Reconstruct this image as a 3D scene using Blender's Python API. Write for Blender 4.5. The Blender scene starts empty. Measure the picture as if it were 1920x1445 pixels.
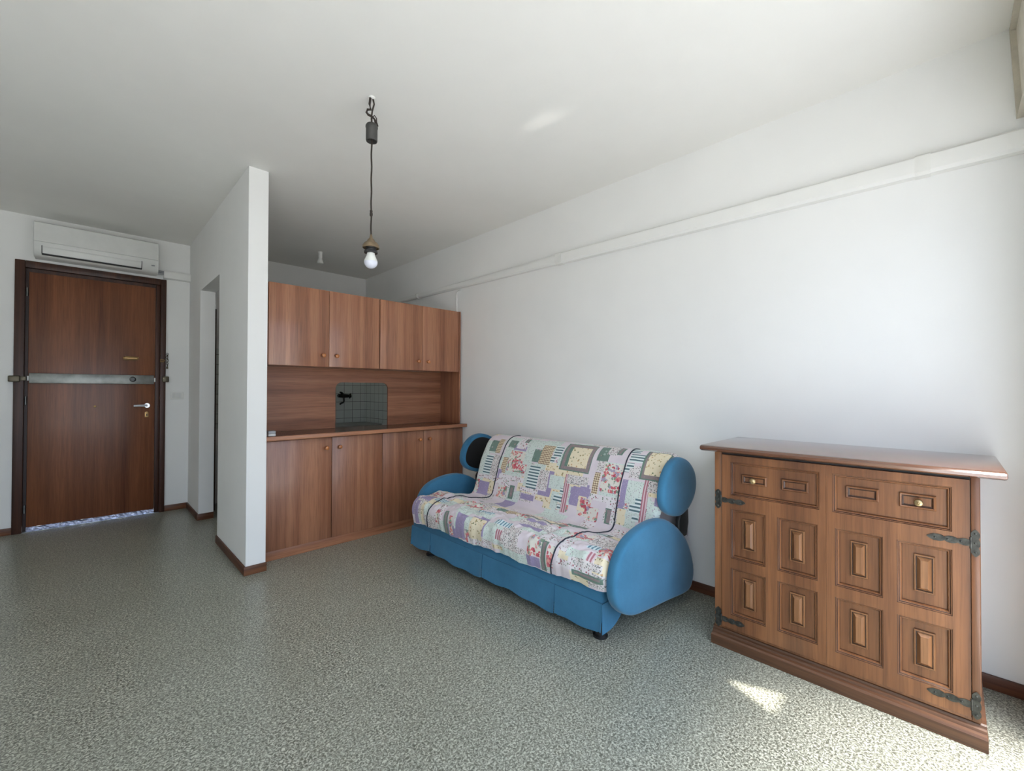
import bpy, bmesh, math, random
from mathutils import Vector, Matrix, noise

scene = bpy.context.scene
C = scene.collection
random.seed(7)

# ------------------------------------------------------------------ camera
cam_data = bpy.data.cameras.new('camera')
cam_data.sensor_fit = 'HORIZONTAL'
cam_data.sensor_width = 36.0
cam_data.lens = 810.6 / 1920 * 36.0
cam_data.clip_start = 0.02
cam = bpy.data.objects.new('camera', cam_data)
C.objects.link(cam)
R = Vector((0.71196936, -0.70220285, 0.00328388))
U = Vector((-0.0090641, -0.00451387, 0.99994873))
F = Vector((0.70215203, 0.71196263, 0.00957858))
m = Matrix((R, U, -F)).transposed().to_4x4()
m.translation = Vector((0, 0, 1.2))
cam.matrix_world = m
scene.camera = cam

# ------------------------------------------------------------------ view
vs = scene.view_settings
scene.display_settings.display_device = 'sRGB'
vs.view_transform = 'Standard'
vs.look = 'None'
vs.gamma = 1.0
vs.use_curve_mapping = False
vs.exposure = 0.07

# ------------------------------------------------------------------ daylight
world = bpy.data.worlds.new('world')
scene.world = world
world.use_nodes = True
wn = world.node_tree.nodes
wl = world.node_tree.links
wn.clear()
wo = wn.new('ShaderNodeOutputWorld')
wb = wn.new('ShaderNodeBackground')
wt = wn.new('ShaderNodeTexCoord')
wsep = wn.new('ShaderNodeSeparateXYZ')
wr = wn.new('ShaderNodeValToRGB')
wl.new(wt.outputs['Generated'], wsep.inputs[0])
wmap = wn.new('ShaderNodeMapRange')
wmap.inputs['From Min'].default_value = -1
wl.new(wsep.outputs['Z'], wmap.inputs['Value'])
wl.new(wmap.outputs[0], wr.inputs[0])
cr = wr.color_ramp
cr.elements[0].position = 0.44; cr.elements[0].color = (0.86, 0.87, 0.87, 1)
cr.elements[1].position = 0.54; cr.elements[1].color = (0.61, 0.72, 0.90, 1)
e = cr.elements.new(0.8); e.color = (1.25, 1.5, 1.85, 1)
wl.new(wr.outputs[0], wb.inputs['Color'])
wb.inputs['Strength'].default_value = 2.6
wl.new(wb.outputs[0], wo.inputs[0])

WIN_X0, WIN_X1, WIN_Z0, WIN_Z1 = -2.1, 2.26, 0.02, 2.27
WIN_Y = -0.26
pl = bpy.data.lights.new('window_portal', 'AREA')
pl.shape = 'RECTANGLE'
pl.size = WIN_X1 - WIN_X0
pl.size_y = WIN_Z1 - WIN_Z0
pl.cycles.is_portal = True
po = bpy.data.objects.new('window_portal', pl)
po.location = ((WIN_X0 + WIN_X1) / 2, WIN_Y - 0.10, (WIN_Z0 + WIN_Z1) / 2)
po.rotation_euler = (math.radians(90), 0, 0)      # light goes to +y
C.objects.link(po)

sun = bpy.data.lights.new('sun', 'SUN')
sun.energy = 20.5
sun.color = (1.0, 0.97, 0.93)
sun.angle = math.radians(29)
so = bpy.data.objects.new('sun', sun)
SUN_DIR = Vector((0.05, 0.22, -1.0)).normalized()
so.rotation_euler = SUN_DIR.to_track_quat('-Z', 'Y').to_euler()
so.location = (1.5, -4, 6)
C.objects.link(so)

beam = bpy.data.lights.new('sun_patch_spot', 'SPOT')     # added spot outside, stands in for sun reflected off glass
beam.energy = 14000.0
beam.color = (1.0, 0.96, 0.88)
beam.spot_size = math.radians(5)
beam.spot_blend = 0.1
beam.shadow_soft_size = 0.02
bo = bpy.data.objects.new('sun_patch_spot', beam)
bo.location = (1.5, -5.0, 6.0)
bo.rotation_euler = (Vector((1.90, 0.53, 0)) - Vector((1.5, -5.0, 6.0))).to_track_quat('-Z', 'Y').to_euler()
C.objects.link(bo)

glint = bpy.data.lights.new('ceiling_streak_spot', 'SPOT')       # added spot outside, stands in for a reflected streak on the ceiling
glint.energy = 330.0
glint.color = (1.0, 0.98, 0.94)
glint.spot_size = math.radians(1.7)
glint.spot_blend = 1.0
glint.shadow_soft_size = 0.02
go = bpy.data.objects.new('ceiling_streak_spot', glint)
go.location = (2.3, -3.0, 0.3)
go.rotation_euler = (Vector((1.735, 1.53, 2.645)) - Vector((2.3, -3.0, 0.3))).to_track_quat('-Z', 'Y').to_euler()
C.objects.link(go)

scene.cycles.max_bounces = 10
scene.cycles.diffuse_bounces = 7
scene.cycles.glossy_bounces = 4
scene.cycles.caustics_reflective = False
scene.cycles.caustics_refractive = False
scene.cycles.sample_clamp_indirect = 6.0
scene.cycles.use_denoising = True

# ------------------------------------------------------------------ helpers
def s2l(c):
    out = []
    for v in c:
        v = v / 255.0
        out.append(v / 12.92 if v <= 0.04045 else ((v + 0.055) / 1.055) ** 2.4)
    return (out[0], out[1], out[2], 1.0)

class NT:
    def __init__(self, name, rough=0.5, spec=0.5, metal=0.0):
        self.m = bpy.data.materials.new(name)
        self.m.use_nodes = True
        self.n = self.m.node_tree.nodes
        self.l = self.m.node_tree.links
        self.b = self.n['Principled BSDF']
        self.b.inputs['Roughness'].default_value = rough
        self.b.inputs['Specular IOR Level'].default_value = spec
        self.b.inputs['Metallic'].default_value = metal
    def new(self, t, **kw):
        x = self.n.new(t)
        for k, v in kw.items():
            setattr(x, k, v)
        return x
    def pos(self, scale=(1, 1, 1), kind='pos'):
        mp = self.new('ShaderNodeMapping')
        mp.inputs['Scale'].default_value = scale
        if kind == 'pos':
            g = self.new('ShaderNodeNewGeometry'); self.l.new(g.outputs['Position'], mp.inputs[0])
        elif kind == 'uv':
            g = self.new('ShaderNodeUVMap'); self.l.new(g.outputs[0], mp.inputs[0])
        return mp.outputs[0]
    def noise(self, vec, scale, detail=3, rough=0.5, dist=0.0):
        x = self.new('ShaderNodeTexNoise')
        x.inputs['Scale'].default_value = scale
        x.inputs['Detail'].default_value = detail
        x.inputs['Roughness'].default_value = rough
        x.inputs['Distortion'].default_value = dist
        self.l.new(vec, x.inputs['Vector'])
        return x.outputs[0]
    def ramp(self, fac, stops, interp='LINEAR'):
        x = self.new('ShaderNodeValToRGB')
        x.color_ramp.interpolation = interp
        el = x.color_ramp.elements
        while len(el) < len(stops):
            el.new(0.5)
        for q, (p, c) in zip(el, stops):
            q.position = p; q.color = s2l(c) if len(c) == 3 else c
        self.l.new(fac, x.inputs[0])
        return x.outputs[0]
    def mix(self, fac, a, b, mode='MIX'):
        x = self.new('ShaderNodeMix', data_type='RGBA', blend_type=mode)
        for sock, v in ((x.inputs['Factor'], fac), (x.inputs[6], a), (x.inputs[7], b)):
            if hasattr(v, 'is_output'):
                self.l.new(v, sock)
            elif isinstance(v, (int, float)):
                sock.default_value = v
            else:
                sock.default_value = s2l(v) if len(v) == 3 else v
        return x.outputs[2]
    def math(self, op, a, b=0.0):
        x = self.new('ShaderNodeMath', operation=op)
        for sock, v in ((x.inputs[0], a), (x.inputs[1], b)):
            if hasattr(v, 'is_output'):
                self.l.new(v, sock)
            else:
                sock.default_value = v
        return x.outputs[0]
    def color(self, v):
        if hasattr(v, 'is_output'):
            self.l.new(v, self.b.inputs['Base Color'])
        else:
            self.b.inputs['Base Color'].default_value = s2l(v)
        return self
    def bump(self, h, strength=0.2, dist=0.002):
        x = self.new('ShaderNodeBump')
        x.inputs['Strength'].default_value = strength
        x.inputs['Distance'].default_value = dist
        self.l.new(h, x.inputs['Height'])
        self.l.new(x.outputs[0], self.b.inputs['Normal'])
        return self

def plain(name, col, rough=0.5, spec=0.5, metal=0.0, var=0.06, scale=14):
    t = NT(name, rough, spec, metal)
    n = t.noise(t.pos(), scale, 4, 0.6)
    a = tuple(max(0, c * (1 - var)) for c in col); b = tuple(min(255, c * (1 + var)) for c in col)
    t.color(t.ramp(n, [(0.3, a), (0.7, b)]))
    return t.m

def wall_paint(name, col):
    t = NT(name, 0.9, 0.2)
    v = t.pos()
    n = t.noise(v, 1.6, 3, 0.6)
    a = tuple(c * 0.985 for c in col)
    t.color(t.ramp(n, [(0.35, a), (0.65, col)]))
    t.bump(t.noise(v, 60, 4, 0.6), 0.06, 0.003)
    return t.m

def wood(name, dark, mid, light, axis='z', band=13.0, rough=0.4, spec=0.4, coat=0.0, bandw=0.55):
    t = NT(name, rough, spec)
    big = [band, band, band]; fin = [170, 170, 170]; med = [42, 42, 42]
    i = 'xyz'.index(axis)
    big[i] = 0.25; fin[i] = 5.0; med[i] = 1.3
    nb = t.noise(t.pos(tuple(big)), 1.0, 2, 0.5)
    nm = t.noise(t.pos(tuple(med)), 1.0, 3, 0.55, 0.4)
    nf = t.noise(t.pos(tuple(fin)), 1.0, 3, 0.6)
    base = t.ramp(nb, [(0.36, dark), (0.5, mid), (0.64, light)])
    m2 = t.ramp(nm, [(0.3, dark), (0.7, light)])
    c = t.mix(1 - bandw, base, m2)
    g = t.ramp(nf, [(0.3, (205, 200, 196)), (0.55, (255, 255, 255))])
    c = t.mix(0.75, c, g, 'MULTIPLY')
    t.color(c)
    t.bump(nf, 0.06, 0.001)
    if coat:
        t.b.inputs['Coat Weight'].default_value = coat
        t.b.inputs['Coat Roughness'].default_value = 0.18
    return t.m

class MB:
    """collects shapes, in room coordinates, into one mesh"""
    def __init__(self):
        self.bm = bmesh.new()
    def box(self, a, b, bev=0.0, seg=2):
        x0, x1 = sorted((a[0], b[0])); y0, y1 = sorted((a[1], b[1])); z0, z1 = sorted((a[2], b[2]))
        bm = self.bm
        v = [bm.verts.new(p) for p in ((x0,y0,z0),(x1,y0,z0),(x1,y1,z0),(x0,y1,z0),(x0,y0,z1),(x1,y0,z1),(x1,y1,z1),(x0,y1,z1))]
        fs = [bm.faces.new([v[i] for i in q]) for q in ((3,2,1,0),(4,5,6,7),(0,1,5,4),(1,2,6,5),(2,3,7,6),(3,0,4,7))]
        if bev > 0:
            ed = list({e for f in fs for e in f.edges})
            bmesh.ops.bevel(bm, geom=ed, offset=bev, segments=seg, profile=0.5, affect='EDGES')
        return self
    def prism(self, poly, axis, a, b, bev=0.0, seg=2):
        """poly: list of 2-D points; axis 'x': (y,z), 'y': (x,z), 'z': (x,y)"""
        def P(p, t):
            return {'x': (t, p[0], p[1]), 'y': (p[0], t, p[1]), 'z': (p[0], p[1], t)}[axis]
        bm = self.bm
        A = [bm.verts.new(P(p, a)) for p in poly]
        B = [bm.verts.new(P(p, b)) for p in poly]
        fs = [bm.faces.new(A), bm.faces.new(list(reversed(B)))]
        n = len(poly)
        for i in range(n):
            fs.append(bm.faces.new((A[i], B[i], B[(i+1) % n], A[(i+1) % n])))
        bmesh.ops.recalc_face_normals(bm, faces=fs)
        if bev > 0:
            ed = list({e for f in fs[:2] for e in f.edges})
            bmesh.ops.bevel(bm, geom=ed, offset=bev, segments=seg, profile=0.5, affect='EDGES')
        return self
    def lathe(self, prof, origin, axis='z', n=24):
        """prof: (radius, height along axis)"""
        bm = self.bm
        rings = []
        o = Vector(origin)
        for r, h in prof:
            ring = []
            for k in range(n):
                a = 2 * math.pi * k / n
                c, s = r * math.cos(a), r * math.sin(a)
                d = {'z': (c, s, h), 'x': (h, c, s), 'y': (c, h, s)}[axis]
                ring.append(bm.verts.new(o + Vector(d)))
            rings.append(ring)
        fs = []
        for A, B in zip(rings, rings[1:]):
            for k in range(n):
                fs.append(bm.faces.new((A[k], A[(k+1) % n], B[(k+1) % n], B[k])))
        fs.append(bm.faces.new(rings[0])); fs.append(bm.faces.new(rings[-1]))
        bmesh.ops.recalc_face_normals(bm, faces=fs)
        return self
    def tube(self, pts, r, n=8, closed=False):
        bm = self.bm
        pts = [Vector(p) for p in pts]
        N = len(pts)
        rings = []
        up = Vector((0, 0, 1))
        for i, p in enumerate(pts):
            a = pts[i-1] if (i > 0 or closed) else p
            b = pts[(i+1) % N] if (i < N-1 or closed) else p
            t = (b - a).normalized()
            ref = up if abs(t.dot(up)) < 0.95 else Vector((1, 0, 0))
            u = t.cross(ref).normalized(); w = t.cross(u).normalized()
            rr = r[i] if isinstance(r, (list, tuple)) else r
            rings.append([bm.verts.new(p + u * rr * math.cos(2*math.pi*k/n) + w * rr * math.sin(2*math.pi*k/n)) for k in range(n)])
        fs = []
        pairs = list(zip(rings, rings[1:])) + ([(rings[-1], rings[0])] if closed else [])
        for A, B in pairs:
            for k in range(n):
                fs.append(bm.faces.new((A[k], A[(k+1) % n], B[(k+1) % n], B[k])))
        if not closed:
            fs.append(bm.faces.new(rings[0])); fs.append(bm.faces.new(rings[-1]))
        bmesh.ops.recalc_face_normals(bm, faces=fs)
        return self
    def build(self, name, mat, parent=None, smooth=35, origin=None):
        me = bpy.data.meshes.new(name)
        off = Vector((0, 0, 0))
        if parent is not None:
            q = parent
            while q is not None:
                off += q.location; q = q.parent
        loc = Vector(origin) - off if origin is not None else Vector((0, 0, 0))
        bmesh.ops.translate(self.bm, verts=self.bm.verts, vec=-(off + loc))
        self.bm.to_mesh(me); self.bm.free()
        mats = mat if isinstance(mat, list) else [mat]
        for q in mats:
            me.materials.append(q)
        if smooth:
            for p in me.polygons:
                p.use_smooth = True
            me.set_sharp_from_angle(angle=math.radians(smooth))
        o = bpy.data.objects.new(name, me)
        o.location = loc
        C.objects.link(o)
        if parent is not None:
            o.parent = parent
        return o

def tag(o, label=None, cat=None, group=None, kind=None):
    if label: o['label'] = label
    if cat: o['category'] = cat
    if group: o['group'] = group
    if kind: o['kind'] = kind
    return o

def thing(name, loc, label, cat, group=None, kind=None):
    o = bpy.data.objects.new(name, None)
    o.empty_display_size = 0.1
    o.location = loc
    C.objects.link(o)
    return tag(o, label, cat, group, kind)

def struct(name, mb, mat, smooth=35):
    o = mb.build(name, mat, None, smooth)
    o['kind'] = 'structure'
    return o

def copy_tree(o, parent=None):
    c = o.copy(); C.objects.link(c); c.parent = parent
    for ch in list(o.children):
        copy_tree(ch, c)
    return c

# ------------------------------------------------------------------ materials
M = {}
M['wall'] = wall_paint('white_wall_paint', (236, 236, 234))
M['ceiling'] = wall_paint('white_ceiling_paint', (235, 234, 230))

def floor_mat():
    t = NT('speckled_linoleum', 0.3, 0.5)
    v = t.pos()
    warp = t.noise(v, 90, 2, 0.5)
    va = t.new('ShaderNodeVectorMath', operation='MULTIPLY_ADD')
    va.inputs[1].default_value = (0.02, 0.02, 0.0)
    cmb = t.new('ShaderNodeCombineXYZ'); t.l.new(warp, cmb.inputs[0]); t.l.new(t.noise(t.pos((1, 1.1, 1)), 70, 2), cmb.inputs[1])
    t.l.new(cmb.outputs[0], va.inputs[0]); t.l.new(v, va.inputs[2])
    n1 = t.noise(va.outputs[0], 150, 2.5, 0.55)
    n2 = t.noise(v, 1.3, 3, 0.6)
    c = t.ramp(n1, [(0.36, (88, 88, 77)), (0.46, (119, 119, 107)), (0.53, (153, 154, 141)), (0.62, (196, 196, 181))])
    w = t.ramp(n2, [(0.3, (238, 238, 236)), (0.7, (255, 255, 255))])
    t.color(t.mix(1.0, c, w, 'MULTIPLY'))
    rr = t.new('ShaderNodeMapRange'); t.l.new(n2, rr.inputs['Value'])
    rr.inputs['To Min'].default_value = 0.25; rr.inputs['To Max'].default_value = 0.36
    t.l.new(rr.outputs[0], t.b.inputs['Roughness'])
    return t.m
M['floor'] = floor_mat()
M['base'] = wood('dark_skirting_wood', (58, 32, 20), (84, 47, 29), (106, 63, 40), 'y', 30, 0.42)
M['base_x'] = wood('lit_skirting_wood', (74, 44, 28), (104, 64, 42), (124, 82, 56), 'x', 30, 0.42)  # lighter skirting copy, light on the partition end put into its colour
M['cab'] = wood('walnut_laminate_upright', (124, 79, 56), (146, 96, 70), (170, 118, 88), 'z', 14, 0.34, 0.5, 0.3, .62)
M['cab_h'] = wood('walnut_laminate_lengthwise', (122, 78, 56), (142, 94, 69), (162, 112, 84), 'x', 14, 0.38, 0.4)
M['cab_edge'] = wood('walnut_edge_strip', (132, 84, 58), (160, 106, 76), (178, 124, 92), 'x', 20, 0.35, 0.4)
M['cab_dark'] = plain('dark_cabinet_inside', (46, 32, 25), 0.7)
M['knob'] = wood('varnished_orange_knob', (150, 86, 40), (178, 108, 54), (200, 130, 72), 'z', 60, 0.25, 0.5, 0.4)
M['door'] = wood('mahogany_veneer', (88, 48, 29), (112, 66, 40), (136, 84, 54), 'z', 7, 0.36, 0.4, 0.15)
M['doorframe'] = wood('dark_door_frame_wood', (44, 24, 16), (62, 35, 24), (80, 48, 33), 'z', 24, 0.42)
M['black'] = plain('black_plastic', (22, 22, 22), 0.5)
M['darkgap'] = plain('door_rebate_dark', (20, 15, 12), 0.8)
M['steel'] = plain('brushed_grey_steel', (132, 134, 130), 0.38, 0.5, 0.75, 0.12, 9)
M['bronze'] = plain('bronzed_steel', (92, 86, 72), 0.42, 0.5, 0.7)
M['brass'] = plain('old_brass', (170, 138, 92), 0.35, 0.5, 0.8)
M['chrome'] = plain('polished_chrome', (216, 222, 228), 0.14, 0.5, 1.0, 0.02)
M['satin'] = plain('satin_aluminium', (214, 220, 228), 0.3, 0.5, 0.35, 0.02)
M['darkchrome'] = plain('tarnished_chrome', (62, 62, 60), 0.25, 0.5, 0.8)
M['foil'] = plain('crinkled_silver_tape', (176, 182, 200), 0.3, 0.5, 0.85, 0.25, 60)
M['white_pl'] = plain('white_plastic', (226, 226, 222), 0.4, 0.5, 0.0, 0.015)
M['white_gl'] = plain('glossy_white_plastic', (214, 215, 212), 0.3, 0.5, 0.0, 0.015)
M['grey_pl'] = plain('grey_plastic', (150, 152, 156), 0.45)
M['trunk'] = plain('painted_trunking', (231, 231, 228), 0.7, 0.3, 0.0, 0.004)
M['cord'] = plain('black_fabric_cord', (46, 38, 32), 0.8)
M['cup'] = plain('charcoal_canopy', (58, 58, 56), 0.55)
M['bell'] = plain('aged_brown_lampcap', (112, 96, 74), 0.5, 0.5, 0.2)
M['bulb_n'] = plain('white_bulb_neck', (226, 228, 222), 0.4, 0.5, 0, 0.01)
M['bulb_d'] = plain('frosted_bulb_dome', (208, 210, 222), 0.18, 0.6, 0, 0.01)
M['counter'] = plain('pale_stone_counter', (150, 152, 146), 0.4)
M['balcony'] = plain('pale_balcony_tiles', (204, 203, 202), 0.7)

def tile_mat():
    t = NT('white_square_tiles', 0.22, 0.5)
    g = t.new('ShaderNodeNewGeometry')
    sep = t.new('ShaderNodeSeparateXYZ'); t.l.new(g.outputs['Position'], sep.inputs[0])
    cmb = t.new('ShaderNodeCombineXYZ')
    t.l.new(t.math('ADD', sep.outputs[0], sep.outputs[1]), cmb.inputs[0]); t.l.new(sep.outputs[2], cmb.inputs[1])
    mp = t.new('ShaderNodeMapping'); t.l.new(cmb.outputs[0], mp.inputs[0])
    mp.inputs['Location'].default_value = (0.045, 0.001, 0)
    br = t.new('ShaderNodeTexBrick')
    br.offset = 0.0
    for k, v in (('Scale', 1.0), ('Mortar Size', 0.0025), ('Brick Width', 0.108), ('Row Height', 0.104), ('Mortar Smooth', 0.1)):
        br.inputs[k].default_value = v
    br.inputs['Color1'].default_value = s2l((214, 220, 214)); br.inputs['Color2'].default_value = s2l((208, 214, 208))
    br.inputs['Mortar'].default_value = s2l((120, 122, 118))
    t.l.new(mp.outputs[0], br.inputs['Vector'])
    t.color(br.outputs['Color'])
    return t.m
M['tile'] = tile_mat()

def fabric(name, a, b, scale=600):
    t = NT(name, 0.9, 0.15)
    v = t.pos()
    n = t.noise(v, 5, 4, 0.65); f = t.noise(v, scale, 2, 0.6)
    c = t.ramp(n, [(0.3, a), (0.7, b)])
    c = t.mix(0.5, c, t.ramp(f, [(0.3, (215, 215, 215)), (0.7, (255, 255, 255))]), 'MULTIPLY')
    t.color(c)
    t.b.inputs['Sheen Weight'].default_value = 0.25
    t.b.inputs['Sheen Roughness'].default_value = 0.4
    t.bump(f, 0.12, 0.001)
    return t.m
M['blue'] = fabric('teal_blue_velvet', (56, 108, 139), (66, 122, 156))
M['seat_in'] = fabric('plain_cushion_fabric', (196, 188, 190), (206, 198, 200))

# ------------------------------------------------------------------ setting
XW, YB, H = 2.615, 5.404, 2.645
XL, YF = -2.3, WIN_Y
struct('floor', MB().box((XL-.1, YF-.15, -0.1), (XW+.1, YB+.1, 0)), M['floor'])
struct('ceiling', MB().box((XL-.1, YF-.15, H), (XW+.1, YB+.1, H+.12)), M['ceiling'])
struct('wall_right', MB().box((XW, YF-.15, 0), (XW+.12, YB+.12, H)), M['wall'])
struct('wall_left', MB().box((XL-.12, YF-.15, 0), (XL, YB+.12, H)), M['wall'])
FX0, FX1, FZ = -0.423, 0.556, 2.262
b = MB()
b.box((XL, YB, 0), (FX0, YB+.12, H)); b.box((FX1, YB, 0), (XW, YB+.12, H)); b.box((FX0, YB, FZ), (FX1, YB+.12, H))
struct('wall_back', b, M['wall'])
b = MB()
b.box((XL, YF-.15, 0), (WIN_X0, YF, H)); b.box((WIN_X1, YF-.15, 0), (XW, YF, H))
b.box((WIN_X0, YF-.15, WIN_Z1), (WIN_X1, YF, H)); b.box((WIN_X0, YF-.15, -.05), (WIN_X1, YF, WIN_Z0))
struct('wall_front', b, M['wall'])
b = MB()
b.box((.742, 3.186, 0), (.857, 4.03, H)); b.box((.742, 4.822, 0), (.857, YB, H)); b.box((.742, 4.03, 2.10), (.857, 4.822, H))
struct('wall_partition', b, M['wall'])

# window frame of the balcony opening behind the camera, and the balcony outside
b = MB()
t_ = .05
b.box((WIN_X0, YF-.11, WIN_Z0), (WIN_X0+t_, YF-.05, WIN_Z1), .004); b.box((WIN_X1-t_, YF-.11, WIN_Z0), (WIN_X1, YF-.05, WIN_Z1), .004)
b.box((WIN_X0, YF-.11, WIN_Z1-t_), (WIN_X1, YF-.05, WIN_Z1), .004)
struct('window_1', b, M['white_pl'])
struct('balcony_floor', MB().box((-2.4, -2.2, -.2), (3.4, YF-.15, -.03)), M['balcony'])
# added unseen panel over the balcony: its hole shapes the spot's sun patch
SPOT = Vector((1.5, -5.0, 6.0))
b = MB(); bm = b.bm
hole = [SPOT + (Vector(v) - SPOT) * .5 for v in ((1.905, .650, 0), (1.972, .468, 0), (1.828, .470, 0))]
cx_ = sum((h for h in hole), Vector()) / 3
sq = [Vector((cx_.x + a, cx_.y + e, cx_.z)) for a, e in ((-.5, -.5), (.5, -.5), (.5, .5), (-.5, .5))]
ed = []
for loop in (sq, hole):
    vv = [bm.verts.new(p) for p in loop]
    ed += [bm.edges.new((vv[i], vv[(i+1) % len(vv)])) for i in range(len(vv))]
bmesh.ops.triangle_fill(bm, edges=ed, use_beauty=True, use_dissolve=False)
struct('spot_mask_panel', b, M['counter'], 0)

def skirt(name, boxes, mat):
    b = MB()
    for a, c in boxes: b.box(a, c, .003)
    return struct(name, b, mat)
BH = .057
skirt('baseboard_right', [((XW-.012, YF, 0), (XW, 3.31, BH))], M['base'])
skirt('baseboard_back', [((XL, YB-.012, 0), (FX0, YB, BH)), ((FX1, YB-.012, 0), (.742, YB, BH))], M['base_x'])
skirt('baseboard_partition', [((.73, 3.186, 0), (.742, 4.03, BH)), ((.73, 4.822, 0), (.742, YB-.012, BH))], M['base'])
skirt('baseboard_partition_end', [((.73, 3.174, 0), (.862, 3.186, BH))], M['base_x'])
skirt('baseboard_doorway', [((.73, 4.810, 0), (.857, 4.822, BH)), ((.742, 4.03, 0), (.857, 4.042, BH))], M['base_x'])
b = MB(); b.box((.857, YB-.008, .777), (XW-.008, YB, 1.62)); b.box((XW-.008, 4.1, .777), (XW, YB-.008, 1.62))
struct('wall_back_tiles', b, M['tile'])

# ------------------------------------------------------------------ entrance door
d = thing('door_1', (.066, YB, 0), 'dark brown veneered entrance door in a dark wooden frame, under the air conditioner', 'door', kind='structure')
b = MB()
fy0, fy1 = 5.384, YB+.10
b.box((FX0, fy0, 0), (FX0+.058, fy1, FZ), .004); b.box((FX1-.042, fy0, 0), (FX1, fy1, FZ), .004)
b.box((FX0+.058, fy0, 2.205), (FX1-.042, fy1, FZ), .004)
b.build('door_frame', M['doorframe'], d)
b = MB()
b.box((FX0+.058, 5.44, 0), (-.345, 5.50, 2.205)); b.box((.480, 5.416, 0), (FX1-.042, 5.50, 2.205), .002)
b.box((-.345, 5.43, 2.176), (.48, 5.50, 2.205))
b.build('door_rebate', M['doorframe'], d)
leaf = MB().box((-.345, 5.412, .038), (.478, 5.456, 2.174), .004).build('door_leaf', M['door'], d)
tag(leaf, 'reddish brown veneered door leaf')
# sill with crinkled silver draught tape
b = MB()
n = 40
prof = []
bm = b.bm
vs_ = []
for i in range(n+1):
    x = -.345 + .823 * i / n
    row = []
    for j, (yy, zz) in enumerate(((5.418, .040), (5.405, .030), (5.397, .016), (5.390, .003))):
        row.append(bm.verts.new((x, yy + random.uniform(-.003, .003), max(.002, zz + random.uniform(-.004, .004)))))
    vs_.append(row)
for A, B_ in zip(vs_, vs_[1:]):
    for j in range(3):
        bm.faces.new((A[j], B_[j], B_[j+1], A[j+1]))
bmesh.ops.solidify(bm, geom=list(bm.faces), thickness=.002)
tag(b.build('draught_strip', M['foil'], d, 0), 'crinkled silver draught strip')
MB().box((FX0+.058, 5.388, 0), (.515, 5.47, .004)).build('threshold', M['steel'], d)
for z in (.187, 1.095, 2.007):
    MB().lathe([(.0065, -.035), (.0065, .035)], (-.356, 5.428, z), 'z', 12).build('hinge', M['steel'], d)
# handle with round rose
b = MB()
b.lathe([(.024, 0), (.024, -.008), (.02, -.011)], (.42, 5.412, 1.037), 'y', 24)
b.lathe([(.009, -.008), (.009, -.045)], (.42, 5.412, 1.037), 'y', 12)
hd = b.build('door_handle', M['chrome'], d)
MB().tube([(.42, 5.368, 1.037), (.40, 5.364, 1.037), (.36, 5.366, 1.037), (.322, 5.370, 1.036)], [.011, .011, .010, .009], 10).build('lever', M['satin'], hd)
b = MB(); b.prism([(.405, .926), (.433, .926), (.433, .972), (.419, .98), (.405, .972)], 'y', 5.412, 5.406, .002)
kp = b.build('key_plate', M['brass'], d)
MB().box((.415, 5.404, .938), (.423, 5.407, .958)).build('keyhole', M['black'], kp)
MB().lathe([(.010, 0), (.010, -.004), (.006, -.006)], (.061, 5.412, 1.036), 'y', 16).build('peephole', M['brass'], d)
# chain track and chain
b = MB()
b.tube([(.258, 5.405, 1.497), (.350, 5.405, 1.492), (.354, 5.405, 1.484), (.350, 5.405, 1.474), (.258, 5.405, 1.469), (.251, 5.405, 1.475), (.250, 5.405, 1.491)], .006, 8, True)
b.box((.255, 5.402, 1.480), (.345, 5.412, 1.487))
b.build('chain_track', M['brass'], d)
b = MB()
b.tube([(.512, 5.379, 1.478), (.540, 5.379, 1.478), (.548, 5.379, 1.470), (.540, 5.379, 1.461), (.512, 5.379, 1.461)], .005, 8, True)
b.build('chain_bracket', M['brass'], d)
b = MB()
def link_pts(c, rx, rz, rot):
    return [(c[0] + rx*math.cos(a)*math.cos(rot), c[1] + rx*math.cos(a)*math.sin(rot), c[2] + rz*math.sin(a)) for a in [2*math.pi*i/10 for i in range(10)]]
for i in range(8):
    b.tube(link_pts((.566 + .003*math.sin(i*2.1), 5.378, 1.535 - .0155*i), .008, .0115, (i % 2) * 1.2), .0025, 6, True)
b.tube([(.545, 5.378, 1.47), (.555, 5.376, 1.50), (.566, 5.377, 1.53)], .0025, 6)
b.box((.558, 5.372, 1.392), (.574, 5.384, 1.414), .003)
b.build('security_chain', M['bronze'], d)
# steel security bar
bar = thing('security_bar', (.066, 5.405, 1.283), 'grey steel security bar bolted across the brown door', 'door bar')
b = MB().box((-.337, 5.380, 1.240), (.468, 5.412, 1.325), .004)
b.build('bar', M['steel'], bar)
b = MB()
b.lathe([(.024, 0), (.024, -.006), (.016, -.008), (.016, -.002), (.008, -.002), (.008, -.010)], (.314, 5.380, 1.285), 'y', 24)
b.build('lock_cylinder', M['darkchrome'], bar)
for x in (-.343, .474):
    MB().box((x-.006, 5.388, 1.262), (x+.006, 5.412, 1.302), .002).build('end_clip', M['white_pl'], bar)
b = MB(); b.box((-.450, 5.352, 1.250), (-.385, 5.384, 1.302), .008); b.box((-.385, 5.366, 1.262), (-.352, 5.384, 1.296), .003)
b.build('keeper', M['bronze'], bar)
b = MB(); b.box((.528, 5.352, 1.262), (.580, 5.384, 1.318), .008)
b.build('keeper', M['bronze'], bar)

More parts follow.
